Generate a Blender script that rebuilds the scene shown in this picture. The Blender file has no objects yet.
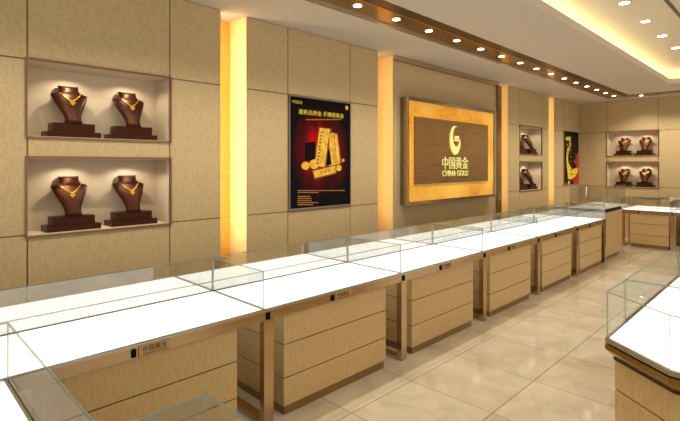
import bpy, bmesh, math, random
from mathutils import Vector, Matrix
random.seed(4)
S = bpy.context.scene
C = S.collection
PI = math.pi

# ------------------------------------------------------------------ materials
def lin(c):
    return tuple(((v/255)/12.92 if v/255 <= .04045 else ((v/255+.055)/1.055)**2.4) for v in c)
def mat(name):
    m = bpy.data.materials.new(name); m.use_nodes = True
    nt = m.node_tree; nt.nodes.clear()
    out = nt.nodes.new('ShaderNodeOutputMaterial')
    return m, nt, out
def N(nt, kind, **kw):
    n = nt.nodes.new(kind)
    for k, v in kw.items():
        if k in n.inputs: n.inputs[k].default_value = v
        else: setattr(n, k, v)
    return n
def L(nt, a, b): nt.links.new(a, b)
def plain(name, rgb, rough=.5, metal=0., emit=None, es=0., spec=.5, coat=0.):
    m, nt, out = mat(name)
    b = N(nt, 'ShaderNodeBsdfPrincipled')
    b.inputs['Base Color'].default_value = (*lin(rgb), 1)
    b.inputs['Roughness'].default_value = rough
    b.inputs['Metallic'].default_value = metal
    b.inputs['Specular IOR Level'].default_value = spec
    b.inputs['Coat Weight'].default_value = coat
    if emit:
        b.inputs['Emission Color'].default_value = (*lin(emit), 1)
        b.inputs['Emission Strength'].default_value = es
    L(nt, b.outputs[0], out.inputs[0])
    return m
def grained(name, c1, c2, scale=(1, 1, 1), nscale=40, rough=.5, bump=0., spec=.3, detail=4, c3=None, big=1.2, glow=0):
    """two-tone speckle or grain, with an optional slow cloudy third tone"""
    m, nt, out = mat(name)
    tc = N(nt, 'ShaderNodeTexCoord')
    mp = N(nt, 'ShaderNodeMapping'); mp.inputs['Scale'].default_value = scale
    L(nt, tc.outputs['Object'], mp.inputs[0])
    nz = N(nt, 'ShaderNodeTexNoise'); nz.inputs['Scale'].default_value = nscale; nz.inputs['Detail'].default_value = detail
    L(nt, mp.outputs[0], nz.inputs['Vector'])
    r = N(nt, 'ShaderNodeValToRGB')
    r.color_ramp.elements[0].position = .3; r.color_ramp.elements[1].position = .7
    r.color_ramp.elements[0].color = (*lin(c1), 1); r.color_ramp.elements[1].color = (*lin(c2), 1)
    L(nt, nz.outputs['Fac'], r.inputs[0])
    col = r.outputs[0]
    if c3:
        n2 = N(nt, 'ShaderNodeTexNoise'); n2.inputs['Scale'].default_value = big; n2.inputs['Detail'].default_value = 6
        L(nt, tc.outputs['Object'], n2.inputs['Vector'])
        r2 = N(nt, 'ShaderNodeValToRGB'); r2.color_ramp.elements[0].position = .4; r2.color_ramp.elements[1].position = .65
        mx = N(nt, 'ShaderNodeMixRGB'); mx.inputs[2].default_value = (*lin(c3), 1)
        L(nt, n2.outputs['Fac'], r2.inputs[0]); L(nt, r2.outputs[0], mx.inputs[0]); L(nt, col, mx.inputs[1])
        col = mx.outputs[0]
    b = N(nt, 'ShaderNodeBsdfPrincipled'); b.inputs['Roughness'].default_value = rough
    b.inputs['Specular IOR Level'].default_value = spec
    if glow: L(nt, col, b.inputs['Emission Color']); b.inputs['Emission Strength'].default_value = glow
    L(nt, col, b.inputs['Base Color'])
    if bump:
        bp = N(nt, 'ShaderNodeBump'); bp.inputs['Strength'].default_value = bump; bp.inputs['Distance'].default_value = .002
        L(nt, nz.outputs['Fac'], bp.inputs['Height']); L(nt, bp.outputs[0], b.inputs['Normal'])
    L(nt, b.outputs[0], out.inputs[0])
    return m
def glassy(name, refl, tint=(1, 1, 1), fres=True, col=(1, 1, 1)):
    """thin sheet glass: clear transmission plus a mirror reflection"""
    m, nt, out = mat(name)
    t = N(nt, 'ShaderNodeBsdfTransparent'); t.inputs[0].default_value = (*tint, 1)
    g = N(nt, 'ShaderNodeBsdfGlossy'); g.inputs['Roughness'].default_value = .01; g.inputs[0].default_value = (*col, 1)
    mx = N(nt, 'ShaderNodeMixShader')
    if fres:
        lw = N(nt, 'ShaderNodeLayerWeight'); lw.inputs['Blend'].default_value = .5
        pw = N(nt, 'ShaderNodeMath', operation='POWER'); pw.inputs[1].default_value = 5; L(nt, lw.outputs['Facing'], pw.inputs[0])
        ad = N(nt, 'ShaderNodeMath', operation='MULTIPLY_ADD'); ad.use_clamp = True; ad.inputs[1].default_value = .09; ad.inputs[2].default_value = refl
        L(nt, pw.outputs[0], ad.inputs[0]); L(nt, ad.outputs[0], mx.inputs[0])
    else: mx.inputs[0].default_value = refl
    L(nt, t.outputs[0], mx.inputs[1]); L(nt, g.outputs[0], mx.inputs[2]); L(nt, mx.outputs[0], out.inputs[0])
    return m

M = {}
M['wall'] = grained('wall_covering', (188, 163, 118), (202, 178, 134), (1, 1, .6), 55, .55, spec=.25)
M['wood'] = grained('pale_veneer', (190, 160, 110), (206, 178, 128), (1, 1, .25), 60, .4, spec=.35)
M['plinth'] = plain('bronze_plinth', (150, 118, 78), .35, .6)
M['seam'] = plain('seam_gold', (150, 112, 66), .4, .5)
M['seamdark'] = plain('seam_dark', (84, 58, 30), .6)
M['niche'] = plain('niche_lining', (206, 186, 156), .6)
M['bronze'] = plain('polished_bronze', (196, 170, 134), .2, 1.)
M['nichetrim'] = plain('niche_trim', (140, 104, 74), .3, .75)
M['bronzedark'] = plain('dark_bronze', (84, 66, 46), .3, .8)
M['mirror_bronze'] = plain('mirror_bronze', (172, 142, 100), .2, 1.)
M['champagne'] = plain('champagne_metal', (222, 196, 158), .12, 1.)
M['rail'] = plain('grey_rail', (140, 138, 132), .5)
M['steel'] = plain('brushed_edge', (196, 190, 178), .25, .9)
M['black'] = plain('black_lock', (14, 13, 12), .6, spec=.1)
M['ceil'] = plain('ceiling_paint', (204, 194, 180), .8, spec=.1)
M['tray'] = plain('tray_paint', (232, 222, 200), .8, spec=.1)
M['lightpanel'] = plain('light_panel', (250, 250, 250), .25, emit=(255, 255, 252), es=1.15)
M['lamp'] = plain('lamp_disc', (255, 255, 255), .5, emit=(255, 250, 238), es=14)
M['led'] = plain('led_strip', (255, 220, 150), .5, emit=(255, 210, 120), es=3)
M['glass'] = glassy('case_glass', .016, (.955, .965, .955))
M['divglass'] = glassy('divider_glass', .13, (.86, .88, .88), col=(.9, .9, .9))
M['mirrorglass'] = glassy('back_mirror_glass', .46, (.93, .93, .92), False)
def edge_mat():
    m, nt, out = mat('glass_edge')
    t = N(nt, 'ShaderNodeBsdfTransparent'); t.inputs[0].default_value = (.80, .86, .82, 1)
    g = N(nt, 'ShaderNodeBsdfPrincipled'); g.inputs['Base Color'].default_value = (*lin((160, 172, 164)), 1); g.inputs['Roughness'].default_value = .2
    mx = N(nt, 'ShaderNodeMixShader'); mx.inputs[0].default_value = .6
    L(nt, t.outputs[0], mx.inputs[1]); L(nt, g.outputs[0], mx.inputs[2]); L(nt, mx.outputs[0], out.inputs[0]); return m
M['edge'] = edge_mat()
M['leather'] = plain('brown_leather', (42, 15, 7), .36, spec=.5)
M['leather'].node_tree.nodes['Principled BSDF'].inputs['Specular Tint'].default_value = (1, .45, .25, 1)
M['gold'] = plain('yellow_gold', (250, 184, 50), .28, .85)
M['goldfield'] = grained('gold_leaf_added_glow', (188, 120, 24), (232, 164, 50), (1, 1, 1), 30, .4, spec=.5, c3=(245, 186, 76), glow=.3)  # mild emission added to brighten the panel, in place of LEDs behind the board
M['signboard'] = grained('brown_sign_board', (112, 80, 44), (130, 96, 56), (.3, 1, 4), 12, .22, spec=.6)
M['letter'] = plain('pale_yellow_letter', (240, 230, 140), .4, emit=(245, 235, 150), es=.15)
M['letterdark'] = plain('engraved_letter', (98, 70, 44), .5)
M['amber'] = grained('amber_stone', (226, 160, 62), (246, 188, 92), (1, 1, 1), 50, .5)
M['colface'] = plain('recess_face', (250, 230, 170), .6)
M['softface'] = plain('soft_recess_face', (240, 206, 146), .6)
M['plate'] = plain('name_plate', (196, 160, 112), .35, .5)
M['frame'] = plain('poster_frame', (150, 140, 130), .3, .7)
M['pgold'] = grained('printed_gold', (206, 144, 28), (248, 206, 84), (1, 1, 1), 18, .4)
M['pyellow'] = plain('printed_yellow', (236, 214, 60), .5)
M['pshade'] = plain('printed_umber', (130, 76, 14), .5, spec=.1)
M['porange'] = plain('printed_ochre', (196, 130, 50), .5)
M['pred'] = plain('printed_red', (190, 12, 10), .4)
M['pdark'] = plain('printed_dark_box', (20, 8, 12), .4, spec=.05)
M['cream'] = plain('cream_stone', (236, 222, 196), .25)

def poster_mat(cx, cz, r, name):
    m, nt, out = mat(name)
    tc = N(nt, 'ShaderNodeTexCoord'); mp = N(nt, 'ShaderNodeMapping')
    mp.inputs['Location'].default_value = (-cx/r, 0, -cz/(r*1.15)); mp.inputs['Scale'].default_value = (1/r, 0, 1/(r*1.15))
    L(nt, tc.outputs['Object'], mp.inputs[0])
    g = N(nt, 'ShaderNodeTexGradient', gradient_type='SPHERICAL'); L(nt, mp.outputs[0], g.inputs[0])
    w = N(nt, 'ShaderNodeTexNoise'); w.inputs['Scale'].default_value = 2.2
    mp2 = N(nt, 'ShaderNodeMapping'); mp2.inputs['Rotation'].default_value = (0, .5, 0); mp2.inputs['Scale'].default_value = (2, 1, .2)
    L(nt, tc.outputs['Object'], mp2.inputs[0]); L(nt, mp2.outputs[0], w.inputs['Vector'])
    mu = N(nt, 'ShaderNodeMath', operation='MULTIPLY'); L(nt, g.outputs['Fac'], mu.inputs[0]); L(nt, w.outputs['Fac'], mu.inputs[1])
    r_ = N(nt, 'ShaderNodeValToRGB'); e = r_.color_ramp.elements
    e[0].position = 0; e[0].color = (.0025, .0015, .002, 1)
    e[1].position = .48; e[1].color = (*lin((205, 10, 8)), 1)
    k = e.new(.26); k.color = (*lin((78, 3, 5)), 1)
    k = e.new(.10); k.color = (.004, .001, .0015, 1)
    L(nt, mu.outputs[0], r_.inputs[0])
    b = N(nt, 'ShaderNodeBsdfPrincipled'); b.inputs['Roughness'].default_value = .25; b.inputs['Specular IOR Level'].default_value = .08
    L(nt, r_.outputs[0], b.inputs['Base Color']); L(nt, b.outputs[0], out.inputs[0])
    return m

def floor_mat():
    m, nt, out = mat('cream_stone_tiles')
    tc = N(nt, 'ShaderNodeTexCoord')
    mp = N(nt, 'ShaderNodeMapping'); mp.inputs['Location'].default_value = (-.30/.72+20, -.18/.72+20, 0); mp.inputs['Scale'].default_value = (1/.72, 1/.72, 1)
    L(nt, tc.outputs['Object'], mp.inputs[0])
    sx = N(nt, 'ShaderNodeSeparateXYZ'); L(nt, mp.outputs[0], sx.inputs[0])
    def joint(sock, w):
        fr = N(nt, 'ShaderNodeMath', operation='FRACT'); L(nt, sock, fr.inputs[0])
        s = N(nt, 'ShaderNodeMath', operation='SUBTRACT'); L(nt, fr.outputs[0], s.inputs[0]); s.inputs[1].default_value = .5
        a = N(nt, 'ShaderNodeMath', operation='ABSOLUTE'); L(nt, s.outputs[0], a.inputs[0])
        g = N(nt, 'ShaderNodeMath', operation='GREATER_THAN'); L(nt, a.outputs[0], g.inputs[0]); g.inputs[1].default_value = .5-w
        return g.outputs[0]
    jx = joint(sx.outputs[0], .005); jy = joint(sx.outputs[1], .007)
    mxj = N(nt, 'ShaderNodeMath', operation='MAXIMUM'); L(nt, jx, mxj.inputs[0]); L(nt, jy, mxj.inputs[1])
    # tile to tile tone
    fl = [N(nt, 'ShaderNodeMath', operation='FLOOR') for _ in range(2)]
    cb = N(nt, 'ShaderNodeCombineXYZ')
    for i in range(2): L(nt, sx.outputs[i], fl[i].inputs[0]); L(nt, fl[i].outputs[0], cb.inputs[i])
    wn = N(nt, 'ShaderNodeTexWhiteNoise'); L(nt, cb.outputs[0], wn.inputs['Vector'])
    nz = N(nt, 'ShaderNodeTexNoise'); nz.inputs['Scale'].default_value = 2.2; nz.inputs['Detail'].default_value = 9; nz.inputs['Roughness'].default_value = .65
    nz.inputs['Distortion'].default_value = .8
    L(nt, tc.outputs['Object'], nz.inputs['Vector'])
    ad = N(nt, 'ShaderNodeMath', operation='MULTIPLY_ADD'); L(nt, wn.outputs['Value'], ad.inputs[0]); ad.inputs[1].default_value = .12; L(nt, nz.outputs['Fac'], ad.inputs[2])
    r = N(nt, 'ShaderNodeValToRGB'); r.color_ramp.elements[0].position = .38; r.color_ramp.elements[1].position = .72
    r.color_ramp.elements[0].color = (*lin((176, 162, 136)), 1); r.color_ramp.elements[1].color = (*lin((202, 189, 166)), 1)
    L(nt, ad.outputs[0], r.inputs[0])
    mx = N(nt, 'ShaderNodeMixRGB'); mx.inputs[2].default_value = (*lin((120, 92, 60)), 1)
    sc = N(nt, 'ShaderNodeMath', operation='MULTIPLY'); sc.inputs[1].default_value = .7; L(nt, mxj.outputs[0], sc.inputs[0])
    L(nt, sc.outputs[0], mx.inputs[0]); L(nt, r.outputs[0], mx.inputs[1])
    b = N(nt, 'ShaderNodeBsdfPrincipled'); b.inputs['Roughness'].default_value = .10; b.inputs['Specular IOR Level'].default_value = .6
    L(nt, mx.outputs[0], b.inputs['Base Color']); L(nt, b.outputs[0], out.inputs[0])
    return m
M['floor'] = floor_mat()

# ------------------------------------------------------------------ mesh builder
class MB:
    def __init__(s): s.bm = bmesh.new(); s.mi = 0
    def box(s, x0, x1, y0, y1, z0, z1, mi=0):
        v = [s.bm.verts.new(p) for p in ((x0,y0,z0),(x1,y0,z0),(x1,y1,z0),(x0,y1,z0),(x0,y0,z1),(x1,y0,z1),(x1,y1,z1),(x0,y1,z1))]
        for f in ((0,3,2,1),(4,5,6,7),(0,1,5,4),(1,2,6,5),(2,3,7,6),(3,0,4,7)):
            s.bm.faces.new([v[i] for i in f]).material_index = mi
        return s
    def prism(s, pts, z0, z1, mi=0, top=None):
        """pts in plan, counter-clockwise; top: plan points at z1"""
        a = [s.bm.verts.new((p[0], p[1], z0)) for p in pts]
        b = [s.bm.verts.new((p[0], p[1], z1)) for p in (top or pts)]
        n = len(pts)
        s.bm.faces.new(a[::-1]).material_index = mi; s.bm.faces.new(b).material_index = mi
        for i in range(n): s.bm.faces.new((a[i], a[(i+1) % n], b[(i+1) % n], b[i])).material_index = mi
        return s
    def slab(s, pts, y0, y1, mi=0):
        """pts (x, z) outline, thickness along y"""
        a = [s.bm.verts.new((p[0], y0, p[1])) for p in pts]
        b = [s.bm.verts.new((p[0], y1, p[1])) for p in pts]
        n = len(pts)
        s.bm.faces.new(a).material_index = mi; s.bm.faces.new(b[::-1]).material_index = mi
        for i in range(n): s.bm.faces.new((a[(i+1) % n], a[i], b[i], b[(i+1) % n])).material_index = mi
        return s
    def loft(s, rings, mi=0, cap=True, smooth=True):
        R = [[s.bm.verts.new(p) for p in r] for r in rings]
        n = len(R[0])
        for a, b in zip(R, R[1:]):
            for i in range(n):
                f = s.bm.faces.new((a[i], a[(i+1) % n], b[(i+1) % n], b[i])); f.smooth = smooth; f.material_index = mi
        if cap: s.bm.faces.new(R[0][::-1]); s.bm.faces.new(R[-1])
        return s
    def tube(s, pts, r, n=8, mi=0):
        pts = [Vector(p) for p in pts]; rings = []
        for i, p in enumerate(pts):
            d = (pts[min(i+1, len(pts)-1)] - pts[max(i-1, 0)]).normalized()
            u = d.cross(Vector((0, 1, .01))).normalized(); w = d.cross(u)
            rr = r[i] if isinstance(r, (list, tuple)) else r
            rings.append([p + u*rr*math.cos(2*PI*k/n) + w*rr*math.sin(2*PI*k/n) for k in range(n)])
        return s.loft(rings, mi)
    def cyl(s, c, r, h, n=24, r2=None, mi=0):
        r2 = r if r2 is None else r2
        return s.loft([[(c[0]+q*math.cos(2*PI*k/n), c[1]+q*math.sin(2*PI*k/n), z) for k in range(n)] for q, z in ((r, c[2]), (r2, c[2]+h))], mi, smooth=False)
    def build(s, name, mats, parent=None, bevel=0):
        me = bpy.data.meshes.new(name)
        if bevel:
            bmesh.ops.bevel(s.bm, geom=s.bm.edges[:], offset=bevel, segments=2, affect='EDGES', profile=.7)
        bmesh.ops.recalc_face_normals(s.bm, faces=s.bm.faces[:])
        s.bm.to_mesh(me); s.bm.free()
        for m in (mats if isinstance(mats, (list, tuple)) else [mats]): me.materials.append(m)
        o = bpy.data.objects.new(name, me); C.objects.link(o)
        if parent: o.parent = parent
        return o

def struct(o): o['kind'] = 'structure'; return o
def tag(o, label, cat, group=None):
    o['label'] = label; o['category'] = cat
    if group: o['group'] = group
    return o
def empty(name, loc, rz=0):
    o = bpy.data.objects.new(name, None); o.empty_display_size = .1
    o.location = loc; o.rotation_euler = (0, 0, rz); C.objects.link(o); return o
def copy_tree(o, parent=None):
    c = o.copy(); C.objects.link(c); c.parent = parent
    for ch in list(o.children): copy_tree(ch, c)
    return c
def text_mesh(name, body, size, material, parent, loc, depth=.002, rot=(PI/2, 0, 0), width=None, bold=0.):
    cu = bpy.data.curves.new(name, 'FONT'); cu.body = body; cu.size = size; cu.extrude = depth; cu.offset = bold
    cu.align_x = 'CENTER'; cu.align_y = 'CENTER'; cu.resolution_u = 3
    t = bpy.data.objects.new('t', cu); C.objects.link(t)
    bpy.context.view_layer.update()
    me = bpy.data.meshes.new_from_object(t.evaluated_get(bpy.context.evaluated_depsgraph_get()))
    C.objects.unlink(t); bpy.data.objects.remove(t)
    if width and len(me.vertices):
        xs = [v.co.x for v in me.vertices]; k = width/(max(xs)-min(xs))
        mid = (max(xs)+min(xs))/2
        ys = [v.co.y for v in me.vertices]; my = (max(ys)+min(ys))/2
        for v in me.vertices: v.co.x = (v.co.x-mid)*k; v.co.y -= my
    me.name = name; me.materials.clear(); me.materials.append(material)
    o = bpy.data.objects.new(name, me); C.objects.link(o)
    o.location = loc; o.rotation_euler = rot; o.parent = parent
    return o

# ------------------------------------------------------------------ the room
WY, WX, CZ = 4.3, 13.3, 3.40       # left wall plane, far wall plane, ceiling height
struct(MB().box(-2.5, WX+.4, -3, WY+.4, -.08, 0).build('floor', M['floor']))

NZ = ((1.24, 1.85), (2.02, 2.62))   # the two niche rows
ND = .30                           # niche depth
def wall_panels(cols, fwd, name):
    """fwd maps (along, into-the-wall, z) boxes; cols = (a0, a1, z ranges)"""
    b = MB()
    for a0, a1, zs in cols:
        for z0, z1 in zs:
            g = .006
            fwd(b, a0+g, a1-g, 0, .03, z0+g, z1-g, 0)
            fwd(b, a0, a1, .012, .40, z0, z1, 1)
    return b
full = ((0, 1.25), (1.25, 2.62), (2.62, CZ))
nich = ((0, 1.24), (1.85, 2.02), (2.62, CZ))
left_cols = [(-2.5, -.3, full), (-.3, .86, full), (.86, 2.01, nich), (2.01, 2.56, full), (2.88, 3.44, full), (3.44, 4.49, full),
             (4.49, 5.06, full), (5.40, 8.66, ((0, 3.33),)), (9.10, 9.64, full), (9.64, 10.79, nich), (10.79, 11.2, full),
             (11.52, 12.12, full), (12.12, 13.16, full), (13.16, WX+.04, full)]
fl = lambda b, a0, a1, d0, d1, z0, z1, mi: b.box(a0, a1, WY+d0, WY+d1, z0, z1, mi)
b = wall_panels(left_cols, fl, 'l')
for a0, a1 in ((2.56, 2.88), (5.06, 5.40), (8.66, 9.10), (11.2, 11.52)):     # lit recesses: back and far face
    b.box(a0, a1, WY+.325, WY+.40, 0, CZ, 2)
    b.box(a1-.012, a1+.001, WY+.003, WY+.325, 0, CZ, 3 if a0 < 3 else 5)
for a0 in (.86, 9.64):                                                        # niche linings
    for z0, z1 in NZ:
        b.box(a0, a0+1.15, WY+ND, WY+.40, z0, z1, 4)
        b.box(a0, a0+1.15, WY+.014, WY+ND, z0-.001, z0+.006, 4); b.box(a0, a0+1.15, WY+.014, WY+ND, z1-.006, z1+.001, 4)
        b.box(a0-.001, a0+.006, WY+.014, WY+ND, z0, z1, 4); b.box(a0+1.144, a0+1.151, WY+.014, WY+ND, z0, z1, 4)
struct(b.build('wall_left', [M['wall'], M['seam'], M['amber'], M['colface'], M['niche'], M['softface']]))

far_cols = [(3.65, WY+.0, full), (2.55, 3.65, nich), (1.45, 2.55, full), (.35, 1.45, full), (-.75, .35, full), (-1.85, -.75, full), (-3, -1.85, full)]
ff = lambda b, a0, a1, d0, d1, z0, z1, mi: b.box(WX+d0, WX+d1, a0, a1, z0, z1, mi)
b = wall_panels(far_cols, ff, 'f')
for z0, z1 in NZ:
    b.box(WX+ND, WX+.40, 2.55, 3.65, z0, z1, 4)
    b.box(WX+.014, WX+ND, 2.55, 3.65, z0-.001, z0+.006, 4); b.box(WX+.014, WX+ND, 2.55, 3.65, z1-.006, z1+.001, 4)
    b.box(WX+.014, WX+ND, 2.549, 2.556, z0, z1, 4); b.box(WX+.014, WX+ND, 3.644, 3.651, z0, z1, 4)
struct(b.build('wall_far', [M['wall'], M['seam'], M['amber'], M['colface'], M['niche']]))

# bronze surrounds of the six niches
tn = [0]
def trim(b, m):
    tn[0] += 1
    return struct(b.build('trim_%d' % tn[0], m))
for a0 in (.86, 9.64):
    for z0, z1 in NZ:
        a1 = a0+1.15; t = .016; b = MB(); y0, y1 = WY-.012, WY+.02
        b.box(a0-t, a1+t, y0, y1, z1, z1+t); b.box(a0-t, a1+t, y0, y1, z0-t, z0)
        b.box(a0-t, a0, y0, y1, z0, z1); b.box(a1, a1+t, y0, y1, z0, z1)
        trim(b, M['nichetrim'])
for z0, z1 in NZ:
    t = .022; b = MB(); x0, x1 = WX-.012, WX+.02
    b.box(x0, x1, 2.55-t, 3.65+t, z1, z1+t); b.box(x0, x1, 2.55-t, 3.65+t, z0-t, z0)
    b.box(x0, x1, 2.55-t, 2.55, z0, z1); b.box(x0, x1, 3.65, 3.65+t, z0, z1)
    trim(b, M['nichetrim'])
# bronze edging over and beside the sign bay
trim(MB().box(5.40, 8.66, WY-.03, WY+.01, 3.33, CZ), M['champagne'])
trim(MB().box(8.58, 8.72, WY-.05, WY+.06, 0, 3.33), M['mirror_bronze'])

# ceiling: soffit ring, bronze channel, raised tray
b = MB()
zt = CZ+.06
b.box(-2.5, WX+.4, 3.45, WY+.4, CZ, zt)
b.box(-2.5, 12.33, 1.95, 2.93, CZ, zt)
b.box(11.2, 12.33, -3, 1.95, CZ, zt)
b.box(12.80, WX+.4, -3, 3.45, CZ, zt)
# lip of the cove and the pocket behind it
b.box(-2.5, 11.23, 1.95, 1.99, zt, zt+.035); b.box(11.2, 11.24, -3, 1.95, zt, zt+.035)
b.box(-2.5, 11.6, 2.22, 2.26, zt, 3.68, 1); b.box(11.48, 11.52, -3, 2.26, zt, 3.68, 1)
b.box(-2.5, 11.6, -3, 2.3, 3.66, 3.72, 1)
struct(b.build('ceiling', [M['ceil'], M['tray']]))
b = MB()       # dark inner band + mirror band of the channel
b.box(-2.5, 12.46, 2.93, 3.08, CZ-.004, CZ+.03, 1); b.box(12.33, 12.46, -3, 2.93, CZ-.004, CZ+.03, 1)
b.box(-2.5, 12.76, 3.08, 3.40, CZ+.004, CZ+.03, 0); b.box(12.46, 12.76, -3, 3.08, CZ+.004, CZ+.03, 0)
b.box(-2.5, 12.80, 3.40, 3.45, CZ-.012, CZ+.03, 2); b.box(12.76, 12.80, -3, 3.40, CZ-.012, CZ+.03, 2)
b.box(-2.5, 12.46, 3.077, 3.085, CZ-.008, CZ+.01, 3)  # thin gold strip standing in for a bright line reflected in the channel
trim(b, [M['mirror_bronze'], M['bronzedark'], M['steel'], M['gold']])
trim(MB().box(-2.5, 11.0, 1.12, 1.16, 3.654, 3.662), M['bronzedark'])

# ------------------------------------------------------------------ lamps
def spot(x, y, z, e, size=1.9, blend=.6, col=(1, .91, .79), rad=.03, rot=(0, 0, 0)):
    l = bpy.data.lights.new('spot', 'SPOT'); l.energy = e; l.spot_size = size; l.spot_blend = blend; l.color = col; l.shadow_soft_size = rad
    o = bpy.data.objects.new('spot_lamp', l); o.location = (x, y, z); o.rotation_euler = rot; C.objects.link(o); return o
def area(x, y, z, sx, sy, e, rot, col):
    l = bpy.data.lights.new('area', 'AREA'); l.shape = 'RECTANGLE'; l.size = sx; l.size_y = sy; l.energy = e; l.color = col
    o = bpy.data.objects.new('strip_lamp', l); o.location = (x, y, z); o.rotation_euler = rot; C.objects.link(o); return o

def downlight(r):
    root = empty('downlight', (0, 0, 0))
    n = 24; rings = []
    for q, z in ((r*1.18, 0), (r*1.18, -.006), (r, -.006), (r, 0)):
        rings.append([(q*math.cos(2*PI*k/n), q*math.sin(2*PI*k/n), z) for k in range(n)])
    MB().loft(rings, cap=False, smooth=False).build('rim', M['bronze'], root)
    MB().cyl((0, 0, -.004), r, .003).build('lamp_disc', M['lamp'], root)
    return root
proto = downlight(.043); k = 0
ORD = ['first', 'second', 'third', 'fourth', 'fifth', 'sixth', 'seventh', 'eighth', 'ninth', 'tenth', 'eleventh', 'twelfth', 'thirteenth', 'fourteenth', 'fifteenth']
for i in range(-6, 15):
    x = 3.47+.628*i
    if i >= 0:
        o = proto if i == 0 else copy_tree(proto)
        o.location = (x, 3.22, CZ+.003)
        if i == 0: s_ = 'nearest round downlight in the bronze ceiling channel above the long counter'
        elif i == 14: s_ = 'farthest round downlight in the bronze ceiling channel, at the corner of the channel'
        else: s_ = 'round downlight in the bronze ceiling channel, %s from the near end' % ORD[i]
        tag(o, s_, 'ceiling light', 'downlights in the bronze channel')
    if x > .2: spot(x, 3.22, CZ-.02, 36, 2.3, .8)
for i in range(3):
    o = copy_tree(proto); o.location = (12.62, (2.75, 1.85, .95)[i], CZ+.003)
    tag(o, ('round downlight in the far ceiling channel, nearest the corner', 'round downlight in the far ceiling channel, second from the corner', 'round downlight in the far ceiling channel, third from the corner')[i], 'ceiling light', 'downlights in the far channel')
    spot(12.62, (2.75, 1.85, .95)[i], CZ-.02, 62, 2.3, .8)
p2 = downlight(.058)
for i in range(8):
    x = 2.2+.98*i
    if x > 5.5:
        n = i-4
        o = p2 if n == 0 else copy_tree(p2)
        o.location = (x, 1.5, 3.66)
        tag(o, ('round downlight in the raised ceiling tray, nearest of its row', 'second round downlight from the near end in the raised ceiling tray', 'third round downlight from the near end in the raised ceiling tray', 'round downlight in the raised ceiling tray, farthest of its row')[n], 'ceiling light', 'downlights in the raised tray')
    spot(x, 1.5, 3.64, 62, 1.15, .85)
for x in (1.5, 4, 6.5, 9): spot(x, -1.2, 3.6, 60, 2.2, .8)
# LED strips: cove and wall recesses
b = MB(); b.box(-2.4, 11.4, 2.10, 2.13, zt, zt+.012); b.box(11.34, 11.37, -2.9, 2.1, zt, zt+.012)
trim(b, M['led'])
area(4.5, 2.10, zt+.02, 13.6, .05, 28, (PI, 0, 0), (1, .84, .48))
area(11.36, -.4, zt+.02, .05, 5, 11, (PI, 0, 0), (1, .84, .48))
for a0, a1 in ((2.56, 2.88), (5.06, 5.40), (8.66, 9.10), (11.2, 11.52)):
    b = MB(); b.box(a0, a0+.008, WY+.10, WY+.14, .9, CZ-.03); trim(b, M['led'])
    area(a0+.012, WY+.12, 2.15, 2.4, .06, 7 if a0 < 3 else 3.2, (0, -PI/2, 0), (1, .85, .56) if a0 < 3 else (1, .80, .44))

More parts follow.
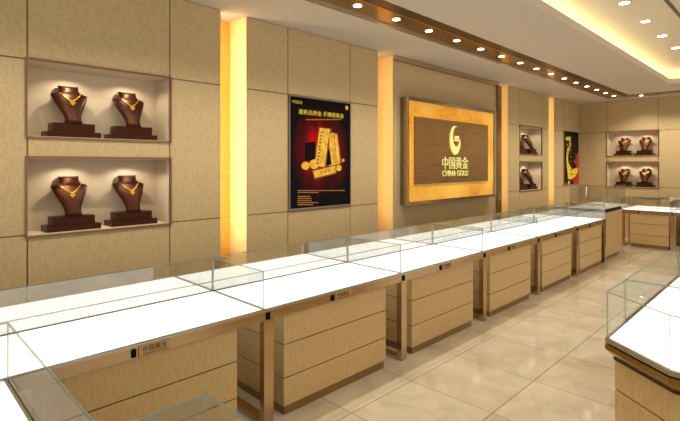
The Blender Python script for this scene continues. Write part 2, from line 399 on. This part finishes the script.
# ------------------------------------------------------------------ display counters
H = .80; GH = .27; DP = .70
def pane(name, dims, mats, parent):
    """a sheet of glass: the two big faces clear, the narrow faces the edge colour"""
    x0, x1, y0, y1, z0, z1 = dims
    b = MB().box(*dims)
    d = (x1-x0, y1-y0, z1-z0); ax = d.index(min(d))
    b.bm.normal_update()
    for f in b.bm.faces:
        f.material_index = 0 if abs(f.normal[ax]) > .5 else 1
    return b.build(name, mats, parent)
def make_counter(Ln, last_leg=False, last_div=False, div=True):
    root = empty('display_counter', (0, 0, 0))
    b = MB()
    b.box(0, Ln, 0, .02, H-.075, H-.012); b.box(0, Ln, DP-.02, DP, H-.075, H-.012)
    b.box(0, .02, .02, DP-.02, H-.075, H-.012); b.box(Ln-.02, Ln, .02, DP-.02, H-.075, H-.012)
    b.box(0, Ln, -.004, .022, H-.012, H+.002, 1)
    b.build('frame', [M['bronze'], M['steel']], root)
    MB().box(.001, Ln-.001, .022, DP-.02, H-.03, H).build('light_panel', M['lightpanel'], root)
    MB().box(0, Ln, DP-.02, DP+.004, H-.012, H+.006).build('back_rail', M['seamdark'], root)
    def leg(x):
        b = MB()
        b.box(x-.04, x+.04, -.004, .05, 0, H-.07); b.box(x-.04, x+.04, DP-.07, DP-.02, 0, H-.075); b.box(x-.04, x+.04, .05, DP-.07, 0, .03)
        b.build('leg', M['bronze'], root, .003)
        MB().box(x-.020, x+.008, -.009, -.003, H-.068, H-.022).build('lock', M['black'], root)
    leg(.04)
    if last_leg: leg(Ln-.04)
    T = .007; g = [M['glass'], M['edge']]
    pane('front_pane', (.004, Ln-.004, .004, .004+T, H+.002, H+GH-T), g, root)
    pane('top_pane', (.004, Ln-.004, .004, DP-.004, H+GH-T, H+GH), g, root)
    pane('back_pane', (.004, Ln-.004, DP-.014, DP-.008, H+.004, H+GH-T), [M['mirrorglass'], M['edge']], root)
    dv = [M['divglass'], M['edge']]
    if div: pane('divider_pane', (.0035, .0035+T, .0112, DP-.015, H, H+GH-T), dv, root)
    if div: MB().box(0, .010, DP-.024, DP-.014, H, H+GH-.008).build('corner_post', M['steel'], root)
    if div: MB().box(.0, .02, .0112, DP-.03, H, H+.006).build('divider_rail', M['rail'], root)
    if last_div:
        pane('divider_pane', (Ln-.0035-T, Ln-.0035, .0112, DP-.015, H, H+GH-T), dv, root)
        MB().box(Ln-.02, Ln, .0112, DP-.03, H, H+.006).build('divider_rail', M['rail'], root)
    px = .77*min(1, Ln/1.53)
    MB().box(px-.13, px-.105, -.008, 0, H-.066, H-.022).build('lock', M['black'], root)
    pl = MB().box(px-.09, px+.09, -.007, 0, H-.074, H-.014).build('name_plate', M['plate'], root)
    text_mesh('characters', '中国黄金', .034, M['letterdark'], pl, (px, -.008, H-.035), .0008, width=.14)
    text_mesh('lettering', 'CHINA GOLD', .017, M['letterdark'], pl, (px, -.008, H-.062), .0008, width=.14)
    return root
def make_pedestal(w, d=.655):
    root = empty('drawer_cabinet', (0, 0, 0))
    MB().box(.015, w-.015, .012, d-.01, 0, .065).build('plinth', M['plinth'], root)
    zs = (.065, .27, .51, H-.0755)
    b = MB().box(.008, w-.008, .012, d, .065, zs[-1])
    b.build('body', M['seamdark'], root)
    for z0, z1 in zip(zs, zs[1:]):
        MB().box(0, w, 0, d-.02, z0+.004, z1-(.004 if z1 < .7 else 0)).build('drawer_front' if 1 else '', M['wood'], root, .0015)
    return root

FY = 2.64
ML = 1.528
ctr = make_counter(ML, div=False); corner = make_counter(ML); end = make_counter(ML, True, True)
mid = make_counter(ML)
ped = make_pedestal(1.14)
names = ['nearest unit of the long row, below the large niches', 'second unit of the long row, below the gold bar poster',
         'third unit of the long row from the near end', 'fourth unit of the long row, below the framed sign',
         'fifth unit of the long row from the near end', 'farthest unit of the long row, beside the tall cabinet']
pn = ['pale wood drawer cabinet under the nearest unit of the long counter', 'pale wood drawer cabinet right of the first tall bronze leg, largest seen whole',
      'pale wood drawer cabinet third from the near end of the long counter', 'pale wood drawer cabinet fourth from the near end of the long counter',
      'pale wood drawer cabinet fifth from the near end of the long counter', 'pale wood drawer cabinet farthest along the long counter, by the tall cabinet']
for i in range(6):
    o = ctr if i == 0 else end if i == 5 else mid if i == 1 else copy_tree(mid)
    o.location = (.375+ML*i, FY, 0)
    tag(o, 'lit glass counter, '+names[i], 'display counter', 'units of the long wall-side counter')
    q = ped if i == 0 else copy_tree(ped)
    q.location = (.375+ML*i+.182, FY+.012, 0)
    tag(q, pn[i], 'cabinet', 'drawer cabinets under the long counter')
corner.location = (.375-ML, FY, 0)
tag(corner, 'lit glass counter at the left edge, continuing the long row behind the crossing glass case', 'display counter')
# far counters along the far wall
fc = make_counter(.92); fp = make_pedestal(.72)
for i in range(2):
    o = fc if i == 0 else copy_tree(fc)
    o.location = (11.85, 2.98-.92*i, 0); o.rotation_euler = (0, 0, -PI/2)
    tag(o, ('lit glass display counter along the far wall, next to the tall cabinet', 'lit glass display counter along the far wall at the right edge of the view')[i], 'display counter', 'counters along the far wall')
    q = fp if i == 0 else copy_tree(fp)
    q.location = (11.862, 2.90-.92*i-.10, 0); q.rotation_euler = (0, 0, -PI/2)
    tag(q, ('pale wood drawer cabinet under the far wall counter, next to the tall cabinet', 'pale wood drawer cabinet under the far wall counter at the right edge of the view')[i], 'cabinet', 'cabinets along the far wall')
# tall corner cabinet
t = tag(empty('tall_cabinet', (9.60, FY+.05, 0)), 'tall pale wood cabinet with a black band and high glass screen in the far corner', 'cabinet')
MB().box(0, 1.12, 0, .62, .065, .90).build('body', M['wood'], t, .002)
MB().box(.02, 1.10, .02, .60, 0, .065).build('plinth', M['plinth'], t)
MB().box(1.12, 1.50, .07, .60, 0, .90).build('side_panel', M['wood'], t)
MB().box(0, 1.125, -.008, .625, .90, .965).build('band', M['black'], t)
MB().box(-.005, 1.51, -.008, .625, .965, .985).build('countertop', M['cream'], t)
pane('front_pane', (0, 1.45, .0, .008, .985, 1.39), [M['divglass'], M['edge']], t)
pane('side_pane', (0, .008, .008, .6, .985, 1.39), [M['divglass'], M['edge']], t)

# island in the right foreground, its near end chamfered
isl = make_counter(1.70)
isl.location = (5.10, .835, 0); isl.rotation_euler = (0, 0, PI)
tag(isl, 'lit glass counter behind the chamfered island end in the right foreground', 'display counter')
q = make_pedestal(1.40); q.location = (4.95, .823, 0); q.rotation_euler = (0, 0, PI)
tag(q, 'pale wood cabinet under the island counter in the right foreground', 'cabinet')
t = tag(empty('island_counter_end', (2.74, .135, 0)), 'chamfered end of the lit glass island counter on a pale wood base, right foreground', 'display counter')
P = [(.655, .70), (.265, .70), (0, .345), (0, 0), (.655, 0)]
cen = Vector((.42, .33))
def off(P, d):       # inset a convex outline, keeping the side that meets the next counter
    out = []
    n = len(P)
    for i in range(n):
        p0, p1, p2 = Vector(P[i-1]), Vector(P[i]), Vector(P[(i+1) % n])
        def ln(a, c):
            e = (c-a).normalized(); nn = Vector((-e.y, e.x))
            if (cen-a).dot(nn) < 0: nn = -nn
            return a+nn*d, e
        a, e1 = ln(p0, p1); c, e2 = ln(p1, p2)
        den = e1.x*e2.y-e1.y*e2.x
        tt = ((c.x-a.x)*e2.y-(c.y-a.y)*e2.x)/den
        r = a+e1*tt
        out.append((r.x, r.y))
    return out
b = MB()
b.prism(off(P, .0), H-.026, H-.002, 1); b.prism(off(P, .018), H-.036, H-.026, 2)
b.prism(off(P, .0), H-.066, H-.036, 0); b.prism(off(P, .04), H-.108, H-.066, 0, off(P, .0)); b.prism(off(P, .038), H-.122, H-.108, 2)
b.build('frame', [M['mirror_bronze'], M['steel'], M['bronzedark']], t)
MB().prism(off(P, .022), H-.002, H+.002).build('light_panel', M['lightpanel'], t)
b = MB(); B = off(P, .045)
b.prism(off(P, .05), .064, H-.122, 1)
b.prism(B, .068, .506, 0); b.prism(B, .514, H-.124, 0)
b.build('base', [M['wood'], M['seamdark']], t)
MB().prism(off(P, .046), 0, .064).build('plinth', M['plinth'], t)
G = off(P, .006)
for i in range(3):
    a, c = Vector(G[i]), Vector(G[i+1]); e = (c-a); nn = Vector((-e.y, e.x)).normalized()*.008
    if (cen-a).dot(nn) < 0: nn = -nn
    e_ = e.normalized()*.0045
    b = MB().prism([a+e_, c-e_, c-e_+nn, a+e_+nn], H+.002, H+GH-.008)
    b.bm.normal_update(); nd = nn.normalized()
    for f in b.bm.faces: f.material_index = 0 if abs(f.normal.x*nd.x+f.normal.y*nd.y) > .9 else 1
    b.build('side_pane', [M['glass'], M['edge']], t)
b = MB().prism(off(P, .006), H+GH-.008, H+GH); b.bm.normal_update()
for f in b.bm.faces: f.material_index = 0 if abs(f.normal.z) > .9 else 1
b.build('top_pane', [M['glass'], M['edge']], t)

# foreground counters at the left bottom
fa = make_counter(1.25, True); fa.location = (.455, 1.375, 0); fa.rotation_euler = (0, 0, PI/2)
tag(fa, 'glass display counter at the left edge of the view, set across the long counter', 'display counter')
q = make_pedestal(.95); q.location = (.44, 1.5, 0); q.rotation_euler = (0, 0, PI/2)
tag(q, 'pale wood cabinet under the glass counter at the left edge of the view', 'cabinet')
fb = make_counter(1.25, True, True); fb.location = (.765, .118, 0); fb.rotation_euler = (0, 0, PI/2)
tag(fb, 'glass counter nearest the viewer, only its top corner shows at the bottom edge', 'display counter')
q = make_pedestal(.95); q.location = (.75, .25, 0); q.rotation_euler = (0, 0, PI/2)
tag(q, 'pale wood cabinet under the counter nearest the viewer', 'cabinet')

# ------------------------------------------------------------------ busts and necklaces
LV = [(.118, .070, .036), (.15, .062, .038), (.19, .067, .042), (.24, .090, .046), (.29, .114, .048), (.335, .132, .047), (.366, .142, .040), (.376, .136, .038),
      (.386, .104, .042), (.396, .084, .044), (.410, .078, .044), (.424, .077, .044), (.440, .081, .047)]
def prof(z):
    for (z0, w0, d0), (z1, w1, d1) in zip(LV, LV[1:]):
        if z0 <= z <= z1:
            k = (z-z0)/(z1-z0); return w0+(w1-w0)*k, d0+(d1-d0)*k
    return LV[-1][1:]
def lean(z): return -.062+.165*(z-.118)/.32
def make_bust():
    root = empty('necklace_bust', (0, 0, 0))
    rings = []
    for z, w, d in LV:
        rings.append([(w*math.copysign(abs(math.cos(a))**.9, math.cos(a)), lean(z)+d*math.copysign(abs(math.sin(a))**.8, math.sin(a)),
                       z + (.012*(math.cos(a)**2) if z > .42 else 0)) for a in [2*PI*k/32 for k in range(32)]])
    MB().loft(rings).build('torso', M['leather'], root)
    b = MB(); b.box(-.205, .205, -.10, .10, 0, .048); b.build('foot', M['leather'], root, .004)
    b = MB(); b.box(-.160, .160, -.085, .07, .048, .12); b.build('stem_block', M['leather'], root, .004)
    return root
def make_necklace():
    root = empty('gold_necklace', (0, 0, 0))
    pts = []; rr = []
    for i in range(-14, 15):
        u = i/14; x = .090*u; z = .390-.080*(1-abs(u)**1.35)
        w, d = prof(z); k = max(0., 1-(x/w)**2)
        pts.append((x, lean(z)-d*k**.4-.006, z)); rr.append(.0032+.0028*(1-abs(u)))
    MB().tube(pts, rr, 8).build('chain', M['gold'], root)
    w, d = prof(.29)
    y = lean(.295)-d-.012
    b = MB(); b.slab([(0, .272), (.012, .284), (.024, .300), (.010, .307), (0, .302), (-.010, .307), (-.024, .300), (-.012, .284)], y-.006, y+.004)
    b.build('pendant', M['gold'], root, .002)
    return root
bu, ne = make_bust(), make_necklace(); first = True
places = []
where = [('upper niche', 'lower niche')]
for wallname, a0, off_, rz in (('near', .86, WY+.15, 0), ('small', 9.64, WY+.15, 0), ('far', None, WX+.15, -PI/2)):
    for row, (z0, z1) in enumerate(NZ):
        for s in (0, 1):
            if a0 is not None: x, y = a0+(.350, .848)[s], off_
            else: x, y = off_, 3.65-(.34, .80)[s]
            lev = ('lower', 'upper')[row]; side = ('left', 'right')[s]
            nm = {'near': 'large %s niche nearest the viewer' % lev, 'small': '%s niche left of the small poster' % lev, 'far': '%s niche of the far wall' % lev}[wallname]
            o = bu if first else copy_tree(bu); n = ne if first else copy_tree(ne); first = False
            for q in (o, n): q.location = (x, y, z0+.006); q.rotation_euler = (0, 0, rz)
            tag(o, 'dark brown necklace bust, %s one in the %s' % (side, nm), 'bust', 'necklace busts in the wall niches')
            tag(n, 'gold necklace on the %s bust in the %s' % (side, nm), 'necklace', 'gold necklaces on the busts')
            dy = (.0, -.035) if rz == 0 else (-.035, .0)
            spot(x+dy[0], y+dy[1], z1-.02, 5.0, 2.6, .5, (1, .88, .72), .012)

# ------------------------------------------------------------------ the sign
t = tag(empty('wall_sign', (5.57, WY, 1.20)), 'large gold framed sign with pale emblem and lettering on a brown board', 'sign')
W_, Hh = 2.73, 1.60
b = MB(); pr = .15
def fr(x0, x1, z0, z1, i):          # bevelled frame ring: outer rectangle at the wall, inner edge forward
    o_ = [(x0, 0, z0), (x1, 0, z0), (x1, 0, z1), (x0, 0, z1)]
    m_ = [(x0+.0, -pr, z0+.0), (x1-.0, -pr, z0+.0), (x1-.0, -pr, z1-.0), (x0+.0, -pr, z1-.0)]
    n_ = [(x0+i, -pr+.02, z0+i), (x1-i, -pr+.02, z0+i), (x1-i, -pr+.02, z1-i), (x0+i, -pr+.02, z1-i)]
    k_ = [(x0+i, 0, z0+i), (x1-i, 0, z0+i), (x1-i, 0, z1-i), (x0+i, 0, z1-i)]
    return [o_, m_, n_, k_]
R = [[b.bm.verts.new(p) for p in r] for r in fr(0, W_, 0, Hh, .045)]
for a, c in ((0, 1), (1, 2), (2, 3), (3, 0)):
    for i in range(4): b.bm.faces.new((R[a][i], R[a][(i+1) % 4], R[c][(i+1) % 4], R[c][i]))
b.build('frame', plain('sign_frame_metal', (150, 132, 112), .22, 1.), t)
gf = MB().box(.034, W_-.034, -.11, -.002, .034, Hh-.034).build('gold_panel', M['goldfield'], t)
BX0, BX1, BZ0, BZ1, BY = .185, 2.44, .30, 1.32, -.135
MB().box(BX0, BX1, BY, -.112, BZ0, BZ1).build('board', M['signboard'], t, .004)
cxm = 1.275
def crescent():
    pts = []
    # outer ellipse and shifted inner ellipse, open to the upper right
    oc, oa, ob = (1.285, 1.00), .165, .24
    ic, ia, ib = (1.325, 1.062), .118, .168
    n = 40
    a0, a1 = math.radians(75), math.radians(360-12)
    for k in range(n+1):
        a = a0+(a1-a0)*k/n; pts.append((oc[0]+oa*math.cos(a), oc[1]+ob*math.sin(a)))
    for k in range(n+1):
        a = a1-(a1-a0)*k/n; pts.append((ic[0]+ia*math.cos(a-math.radians(4)), ic[1]+ib*math.sin(a-math.radians(4))))
    return pts
b = MB()
pc = crescent(); nn = len(pc)//2
for k in range(nn-1):
    q = [pc[k], pc[k+1], pc[-2-k], pc[-1-k]]
    va = [b.bm.verts.new((p[0], BY-.02, p[1])) for p in q]; vb = [b.bm.verts.new((p[0], BY-.001, p[1])) for p in q]
    b.bm.faces.new(va); b.bm.faces.new(vb[::-1])
    for i in range(4): b.bm.faces.new((va[(i+1) % 4], va[i], vb[i], vb[(i+1) % 4]))
b.slab([(1.27, .985), (1.40, .985), (1.42, 1.02), (1.25, 1.02)], BY-.02, BY-.001)
b.slab([(1.265, 1.03), (1.405, 1.03), (1.39, 1.075), (1.28, 1.075)], BY-.02, BY-.001)
b.build('emblem', M['letter'], t)
text_mesh('characters', '中国黄金', .22, M['letter'], t, (cxm+.035, BY-.008, .625), .007, width=.80, bold=0)
text_mesh('lettering', 'CHINA GOLD', .135, M['letter'], t, (cxm+.035, BY-.008, .455), .007, width=.80)

# ------------------------------------------------------------------ posters
PW, PH = 1.04, 1.345
t = tag(empty('wall_poster', (3.445, WY, 1.268)), 'black and red poster of gold bars in a thin frame between the glowing recesses', 'poster')
b = MB(); f_ = .012
b.box(0, PW, -.022, 0, 0, f_); b.box(0, PW, -.022, 0, PH-f_, PH); b.box(0, f_, -.022, 0, f_, PH-f_); b.box(PW-f_, PW, -.022, 0, f_, PH-f_)
b.build('frame', M['frame'], t)
pm = poster_mat(.50, .68, .62, 'red_glow_print')
pr_ = MB().box(f_, PW-f_, -.016, -.001, f_, PH-f_).build('print', pm, t)
def PX(x, y): return ((x-128)/162*PW, PH-(y-(66+(x-128)*.14))/(302-(x-128)*.225)*PH)   # zoomed pixel -> poster plane
b = MB(); ly = -.017
def q4(*pts, d=0, mi=0): b.slab([PX(*p) for p in pts][::-1], ly-.0012-d, ly+.002, mi)
q4((165, 192), (192, 188), (192, 236), (165, 240), mi=1)
q4((201, 151), (236, 155), (223, 258), (188, 252), d=.0002, mi=2)
q4((203, 153), (230, 156), (216, 256), (190, 251), d=.0004)
q4((229, 168), (240, 165), (249, 252), (228, 252), d=.0003)
q4((240, 165), (252, 168), (263, 246), (248, 252), d=.0003, mi=2)
q4((242, 168), (250, 170), (259, 245), (249, 249), d=.0005)
q4((224, 215), (229, 205), (235, 250), (220, 250), d=.0006, mi=1)
q4((183, 263), (247, 249), (249, 273), (189, 288), d=.0007, mi=2)
q4((186, 266), (245, 252), (247, 270), (191, 284), d=.0009)
for yy in range(162, 250, 9): q4((206-(yy-162)*.13, yy), (211-(yy-162)*.13, yy+.6), (210-(yy-162)*.13, yy+5), (205-(yy-162)*.13, yy+4.4), d=.0008, mi=2)
for xx in (205, 216, 227): q4((xx, 268-(xx-205)*.22), (xx+4, 267-(xx-205)*.22), (xx+4, 272-(xx-205)*.22), (xx, 273-(xx-205)*.22), d=.0012, mi=3)
def disc(cx_, cy_, r, d=.0004):
    b.slab([PX(cx_+r*math.cos(2*PI*k/20), cy_+r*1.05*math.sin(2*PI*k/20)) for k in range(20)], ly-.0012-d, ly+.002, 0)
disc(167, 252, 10); disc(189, 248, 12, .0005); disc(255, 258, 8); disc(267, 238, 4)
b.build('artwork', [M['pgold'], M['pdark'], M['pshade'], M['pred']], t)
b = MB()
def dash(x0, x1, y, h, mi=0, step=5):
    x = x0
    while x < x1:
        w = min(step*random.uniform(.6, .85), x1-x); q4((x, y), (x+w, y), (x+w, y+h), (x, y+h)); x += step
dash(168, 262, 130, 2.2, step=3.2); dash(148, 272, 316, 2.2, step=3.6); dash(148, 200, 321, 2.2, step=3.4)
for y, x1 in ((331, 180), (336.5, 182), (342, 182), (347.5, 200), (353, 186)): dash(148, x1, y, 2.6, step=3.2)
b.build('small_print', M['porange'], t)
def ptext(s, x, y, size, width, m):
    p = PX(x, y); return text_mesh('title_characters' if width > .3 else 'corner_characters', s, size, m, t, (p[0], ly-.001, p[1]), .0006, width=width)
ptext('最新品牌金 手雕精美金', 210, 116, .066, .76, M['pyellow'])
ptext('中国黄金', 147, 85, .042, .16, M['pgold'])
b = MB(); b.slab([(PX(278, 101)[0]+.026*math.cos(2*PI*k/16), PX(278, 101)[1]+.03*math.sin(2*PI*k/16)) for k in range(16)], ly-.002, ly+.002)
b.build('corner_emblem', M['pgold'], t)

t = tag(empty('wall_poster', (12.13, WY, 1.29)), 'small black and red poster with a gold necklace near the far corner', 'poster')
PH2, PW2 = 1.35, 1.03
b = MB(); b.box(0, PW2, -.02, 0, 0, f_); b.box(0, PW2, -.02, 0, PH2-f_, PH2); b.box(0, f_, -.02, 0, f_, PH2-f_); b.box(PW2-f_, PW2, -.02, 0, f_, PH2-f_)
b.build('frame', M['frame'], t)
b = MB(); b.box(f_, PW2-f_, -.015, -.001, f_, PH2-f_); b.build('print', plain('black_print', (10, 7, 12), .3, spec=.06), t)
def Q(x, y): return ((x-50)/92*PW2, PH2-(y-42)/342*PH2)
b = MB()
def s2(pts, mi, d=0):
    b.slab([Q(*p) for p in pts], -.0165-d, -.014, mi)
s2([(140, 170), (128, 190), (118, 182), (124, 214), (108, 236), (128, 262), (92, 330), (76, 352), (140, 340), (140, 290)], 1)
s2([(140, 340), (118, 300), (100, 350), (110, 382), (140, 382)], 1, .0002)
s2([(50, 372), (66, 368), (66, 383), (50, 383)], 1)
s2([(60, 80), (90, 76), (90, 100), (60, 104)], 0, .0004)
s2([(84, 96), (90, 98), (88, 140), (76, 180), (72, 220), (82, 260), (100, 285), (136, 276), (140, 290), (122, 330), (92, 352), (74, 346), (70, 300), (64, 250), (64, 200), (70, 160), (80, 130)], 0, .0004)
s2([(74, 360), (86, 360), (84, 381), (74, 381)], 0, .0004)
for i in range(60):
    yy = random.uniform(100, 340); xx = random.uniform(64, 92) if yy < 260 else random.uniform(72, 130)
    if yy > 290: xx = min(xx, 128-(yy-290)*.7)
    s2([(xx, yy), (xx+4, yy), (xx+4, yy+7), (xx, yy+7)], random.choice((2, 2, 3)), .0007)
s2([(84, 285), (98, 280), (96, 292), (86, 294)], 1, .0008); s2([(90, 312), (100, 308), (96, 326), (90, 326)], 1, .0008)
b.build('artwork', [M['pyellow'], M['pred'], M['pshade'], M['pgold']], t)

# ------------------------------------------------------------------ world, camera
w = bpy.data.worlds.new('World'); S.world = w; w.use_nodes = True
bg = w.node_tree.nodes['Background']; bg.inputs[0].default_value = (1, .94, .86, 1); bg.inputs[1].default_value = .95  # warm ambient fill, added to light the room through its open sides
cam = bpy.data.cameras.new('Camera'); co = bpy.data.objects.new('Camera', cam); C.objects.link(co); S.camera = co
co.location = (0, 0, 1.8); co.rotation_euler = (PI/2, 0, -PI/4)
cam.sensor_width = 36; cam.lens = 469*36/680; cam.shift_y = -46/680; cam.clip_start = .05
S.view_settings.view_transform = 'Standard'; S.view_settings.look = 'None'; S.view_settings.gamma = 1
S.view_settings.use_curve_mapping = False; S.view_settings.exposure = 0
S.cycles.use_denoising = True; S.cycles.max_bounces = 10; S.cycles.transparent_max_bounces = 24
S.cycles.caustics_reflective = False; S.cycles.caustics_refractive = False
